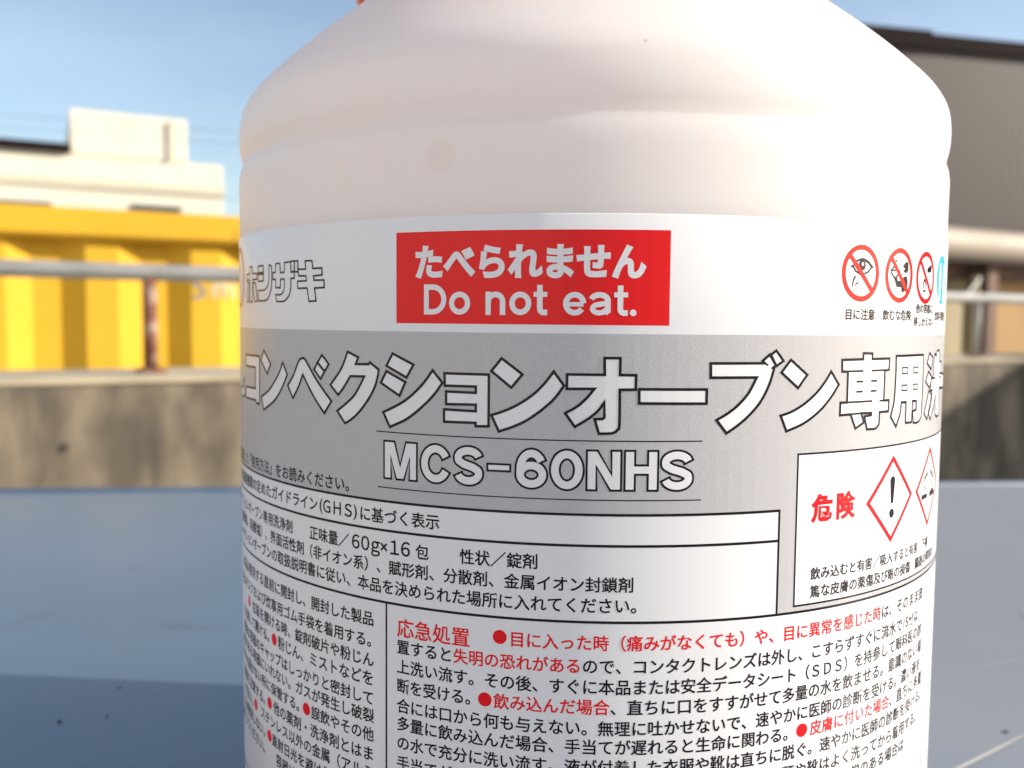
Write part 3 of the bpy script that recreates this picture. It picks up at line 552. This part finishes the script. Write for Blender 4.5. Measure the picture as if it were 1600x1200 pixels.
for pts, hw in (([(.398, -.401), (.410, -.3945), (.4245, -.386), (.437, -.3785)], .0006), ([(.455, -.33), (.49, -.318)], .0003), ([(.56, -.17), (.60, -.155), (.63, -.15)], .0004),
                ([(.52, -.24), (.545, -.262)], .0004)):
    bm = bmesh.new(); q = []
    for i, (x, y) in enumerate(pts):
        a_ = Vector(pts[min(i + 1, len(pts) - 1)]) - Vector(pts[max(i - 1, 0)]); n_ = Vector((-a_.y, a_.x)).normalized() * hw * (0.4 if i in (0, len(pts) - 1) else 1)
        q.append((bm.verts.new((x + n_.x, y + n_.y, TOP + 0.0002)), bm.verts.new((x - n_.x, y - n_.y, TOP + 0.0002))))
    for A_, B_q in zip(q, q[1:]): bm.faces.new((A_[0], A_[1], B_q[1], B_q[0]))
    link('scratch', bm, M['scratch'], tb)
for x, y, r_ in ((.172, -.353, .0007), (.184, -.3504, .0005), (.1804, -.3297, .0005), (.4322, -.377, .0008), (.5016, -.28, .0005)):
    bm = bmesh.new(); bmesh.ops.create_icosphere(bm, subdivisions=1, radius=r_)
    for v in bm.verts: v.co = Vector((v.co.x * random.uniform(.7, 1.5), v.co.y * random.uniform(.6, 1.2), v.co.z * .5))
    link('grit_speck', bm, M['chip'], tb, (x, y, TOP + r_ * .35))

# ------------------------------------------------------------------ places given as planes: yaw, distance from the eye, run along the plane
def frame(psi, pp, s0=0.0):
    a = RAD(psi); n = Vector((-math.sin(a), math.cos(a), 0)); w_ = Vector((math.cos(a), math.sin(a), 0))
    q = n * pp + w_ * s0; return (EYE.x + q.x, EYE.y + q.y, 0.0), a
EZ = EYE.z
def h(z): return EZ + z

g = bmesh.new(); bmesh.ops.create_grid(g, x_segments=8, y_segments=8, size=900)
tag(link('ground', g, M['asphalt']), kind='structure')

# concrete wall
loc, a = frame(29.5, 1.6)
wall = thing('concrete_wall', 'low stained concrete wall behind the table, its top lit by the sun', 'wall', loc, a)
bm = boxm(-3.2, 6.5, 0.0, 0.30, 0.0, h(-0.11)); link('wall_block', bm, M['concrete'], wall)
link('sunlit_strip', boxm(-3.2, 6.5, -0.002, 0.302, h(-0.108), h(-0.098), bev=.003), M['sunlit_strip'], wall)  # thin added strip, painted pale as the sunlit wall top
for s_, z_ in ((0.10, -0.205),):
    bm = bmesh.new(); bmesh.ops.create_cone(bm, cap_ends=True, segments=16, radius1=0.0062, radius2=0.0062, depth=0.006)
    bmesh.ops.rotate(bm, verts=bm.verts, matrix=Matrix.Rotation(RAD(90), 3, 'X')); link('tie_hole', bm, M['hole'], wall, (s_, 0.0, h(z_)))

# handrail
loc, a = frame(29.5, 1.74)
rail = thing('handrail', 'grey pipe handrail with a rust-stained post standing on the low concrete wall', 'handrail', loc, a)
link('rail_pipe', tube(bmesh.new(), [(-3.0, 0, h(0.077)), (6.3, 0, h(0.081))], 0.0145, 20), M['galv'], rail, smooth=True)
for i in range(-2, 6):
    s_ = 0.25 + 1.17 * i
    if s_ < -3 or s_ > 6: continue
    o = link('rail_post', tube(bmesh.new(), [(s_, 0, h(-0.099)), (s_, 0, h(0.075))], 0.012 if i == 0 else 0.0085, 14), M['rust'] if i == 0 else M['galv'], rail, smooth=True)
    link('post_base', tube(bmesh.new(), [(s_, 0, h(-0.098)), (s_, 0, h(-0.090))], 0.026, 20), M['rust'], rail)
    if i == 0: o['label'] = 'white post streaked with rust'

# yellow skip container
loc, a = frame(27, 4.5)
sk = thing('skip_container', 'yellow corrugated steel skip container beyond the concrete wall', 'container', loc, a)
bm = bmesh.new(); s_ = -3.22; top_, bot_ = h(0.345), 0.18; prof_ = []
while s_ < 1.9:
    prof_ += [(s_, 0.0), (s_ + .100, 0.060), (s_ + .212, 0.060), (s_ + .312, 0.0)]; s_ += 0.442
A = [bm.verts.new((x, y, bot_)) for x, y in prof_]; B = [bm.verts.new((x, y, top_)) for x, y in prof_]
for i in range(len(A) - 1): bm.faces.new((A[i], A[i + 1], B[i + 1], B[i]))
x_end = prof_[-1][0]
link('corrugated_side', bm, M['yellow'], sk)
link('top_beam', boxm(-3.3, x_end + .05, -0.055, 0.10, h(0.343), h(0.470), bev=.012), M['yellow'], sk)
link('end_panel', boxm(-3.24, -3.20, 0.08, 2.0, 0.18, h(0.40)), M['yellow'], sk); link('end_panel', boxm(x_end - .02, x_end + .02, 0.08, 2.0, 0.18, h(0.40)), M['yellow'], sk)
link('rear_panel', boxm(-3.24, x_end + .02, 2.0, 2.04, 0.18, h(0.40)), M['yellow'], sk)
link('floor_frame', boxm(-3.24, x_end + .02, 0.02, 2.0, 0.06, 0.18), M['steel'], sk)
def mark(s, size, x, z, mt):
    vs, fs = glyphs(s, size); bm = bmesh.new(); V = [bm.verts.new((x + q[0], -0.003, z + q[1])) for q in vs]
    for f_ in fs: bm.faces.new([V[i] for i in f_])
    link('marking', bm, mt, sk)
mark('5', 0.15, 0.625, h(0.088), M['grey_mark']); mark('m', 0.15, 0.715, h(0.092), M['white_mark'])

# cream building
loc, a = frame(27, 20.0)
bd = thing('cream_building', 'flat-roofed cream building with a square block on its roof, above the yellow container', 'building', loc, a)
link('front_block', boxm(-14, 3.45, 0.0, 9.0, 0.0, h(3.13)), M['cream'], bd)
link('roof_block', boxm(0.62, 2.75, -0.03, 5.0, h(3.132), h(3.98)), M['cream'], bd)
link('roof_edge', boxm(-14.1, 0.60, -0.12, 0.4, h(3.135), h(3.30)), M['dark_trim'], bd)
link('ledge', boxm(-14, 3.47, -0.05, -0.002, h(2.50), h(2.66)), M['cream_dk'], bd)
link('downpipe', tube(bmesh.new(), [(2.45, -0.10, h(3.15)), (2.45, -0.10, h(3.93))], 0.028, 10), M['cream_dk'], bd)
for s0 in (-5.6, -3.2, -0.85, 1.67):
    wd = 0.95 if s0 > 1 else 1.12
    fr = link('window', boxm(s0, s0 + wd, -0.04, 0.06, h(1.15), h(2.24 if s0 > 1 else 2.18)), M['frame'], bd)
    link('pane', boxm(s0 + .05, s0 + wd / 2 - .02, -0.055, -0.042, h(1.20), h(2.20 if s0 > 1 else 2.14)), M['glass'], fr)
    link('pane', boxm(s0 + wd / 2 + .02, s0 + wd - .05, -0.055, -0.042, h(1.20), h(2.20 if s0 > 1 else 2.14)), M['glass'], fr)
loc, a = frame(27, 30.0)
bd2 = thing('far_house', 'dark-roofed house far behind the yellow container, right of the cream building', 'building', loc, a)
link('house_wall', boxm(5.35, 9.5, 0.0, 6, 0.0, h(2.9)), M['cream_dk'], bd2)
bm = bmesh.new(); V = [bm.verts.new(q) for q in ((5.2, -.4, h(2.9)), (9.7, -.4, h(2.9)), (9.7, 6.4, h(2.9)), (5.2, 6.4, h(2.9)), (6.4, 3, h(3.55)), (8.5, 3, h(3.55)))]
for q in ((0, 1, 5, 4), (1, 2, 5), (2, 3, 4, 5), (3, 0, 4), (3, 2, 1, 0)): bm.faces.new([V[i] for i in q])
link('roof', bm, M['roof'], bd2)

# overhead cables
loc, a = frame(20, 16.0)
for z_, sag in ((3.10, .25), (2.92, .28), (2.00, .2)):
    o = link('overhead_cable', tube(bmesh.new(), [(-22 + 44 * k / 24, 0, h(z_ + sag * ((k / 12 - 1) ** 2 - .3))) for k in range(25)], 0.0032, 6), M['wire'])
    o.location = loc; o.rotation_euler = (0, 0, a)
    tag(o, {3.10: 'highest of the thin black cables crossing the sky at the left', 2.92: 'middle one of the thin black cables crossing the sky at the left', 2.00: 'lowest of the thin black cables, passing beside the cream building'}[z_], 'cable', 'overhead cables')

# brown warehouse
loc, a = frame(14, 9.0)
wh = thing('brown_warehouse', 'tall brown ribbed metal warehouse with a dark roof edge, right of the jar', 'building', loc, a)
bm = bmesh.new(); pr_ = []; s_ = 3.4
while s_ < 15: pr_ += [(s_, 0.0), (s_ + .025, -0.0045), (s_ + .05, -0.0045), (s_ + .075, 0.0)]; s_ += 0.10
A = [bm.verts.new((x, y, 0.0)) for x, y in pr_]; B = [bm.verts.new((x, y, h(3.03))) for x, y in pr_]
for i in range(len(A) - 1): bm.faces.new((A[i], A[i + 1], B[i + 1], B[i]))
link('ribbed_wall', bm, M['brown_sheet'], wh)
link('side_wall', boxm(3.38, 3.42, 0.01, 9, 0, h(3.03)), M['brown_sheet'], wh)
link('roof_edge', boxm(3.2, 6.93, -0.06, 0.25, h(3.003), h(3.195)), M['dark_trim'], wh)
link('roof_edge', boxm(6.94, 15.2, -0.05, 0.25, h(3.005), h(3.165)), M['dark_trim'], wh)
link('roof', boxm(3.3, 15.1, 0.26, 9, h(3.05), h(3.12)), M['roof'], wh)

# lean-to with beige fascia
loc, a = frame(30, 5.0)
le = thing('open_shed', 'low shed with a beige fascia beam and cream wall, in front of the brown warehouse', 'shed', loc, a)
bm = bmesh.new(); pr_ = [(-0.02, 0.575), (-0.06, 0.61), (-0.075, 0.66), (-0.07, 0.73), (-0.03, 0.80), (0.05, 0.83), (0.5, 0.85)]
A = [bm.verts.new((3.4, y, h(z))) for y, z in pr_]; B = [bm.verts.new((13, y, h(z))) for y, z in pr_]
for i in range(len(pr_) - 1): bm.faces.new((A[i], B[i], B[i + 1], A[i + 1]))
link('fascia_beam', bm, M['beige_beam'], le, smooth=True)
link('shed_roof', boxm(3.4, 13, 0.0, 2.6, h(0.555), h(0.60)), M['roof'], le)
link('header_beam', boxm(3.4, 13, 0.30, 0.42, h(0.42), h(0.553)), M['brown_post'], le)
link('back_wall', boxm(3.4, 13, 0.45, 0.55, 0.0, h(0.552)), M['beige_wall'], le)
link('shed_post', boxm(7.90, 8.04, 0.12, 0.24, 0.0, h(0.553)), M['brown_post'], le)
link('shed_post', boxm(4.9, 5.04, 0.12, 0.24, 0.0, h(0.553)), M['brown_post'], le)
link('door_panel', boxm(8.10, 10.4, 0.40, 0.445, 0.0, h(0.415)), M['board'], le)
link('brace', tube(bmesh.new(), [(7.60, 0.18, h(0.20)), (7.90, 0.18, h(0.46))], 0.022, 8), M['frame'], le)
link('drain_pipe', tube(bmesh.new(), [(7.82, 0.2, 0.0), (7.82, 0.2, h(0.44))], 0.04, 10), M['beige_wall'], le)

# shed added out of view on the right to throw the shade on the wall
o = thing('shade_casting_shed', 'plain grey shed added out of view right of the concrete wall to cast shade on it', 'shed', (EYE.x + 4.0, EYE.y + 1.6, 0))
link('shed_wall', boxm(0, 1.8, 0, 2.9, 0, h(0.95)), M['brown_sheet'], o)
link('shed_roof', boxm(0.0, 1.85, -0.04, 2.94, h(0.953), h(1.02)), M['roof'], o)

# building added behind the camera's left shoulder: its sunlit front fills the jar's shaded side
o = thing('bounce_building', 'plain grey rendered building added behind the viewer to bounce sunlight onto the jar', 'building', (EYE.x - 5.2, EYE.y - 3.4, 0), RAD(123))
link('front_wall', boxm(-7, 6, 0, 0.3, 0, 5.5), M['grey_bounce_render'], o)
link('roof', boxm(-7.1, 6.1, -0.02, 6, 5.503, 5.7), M['roof'], o)
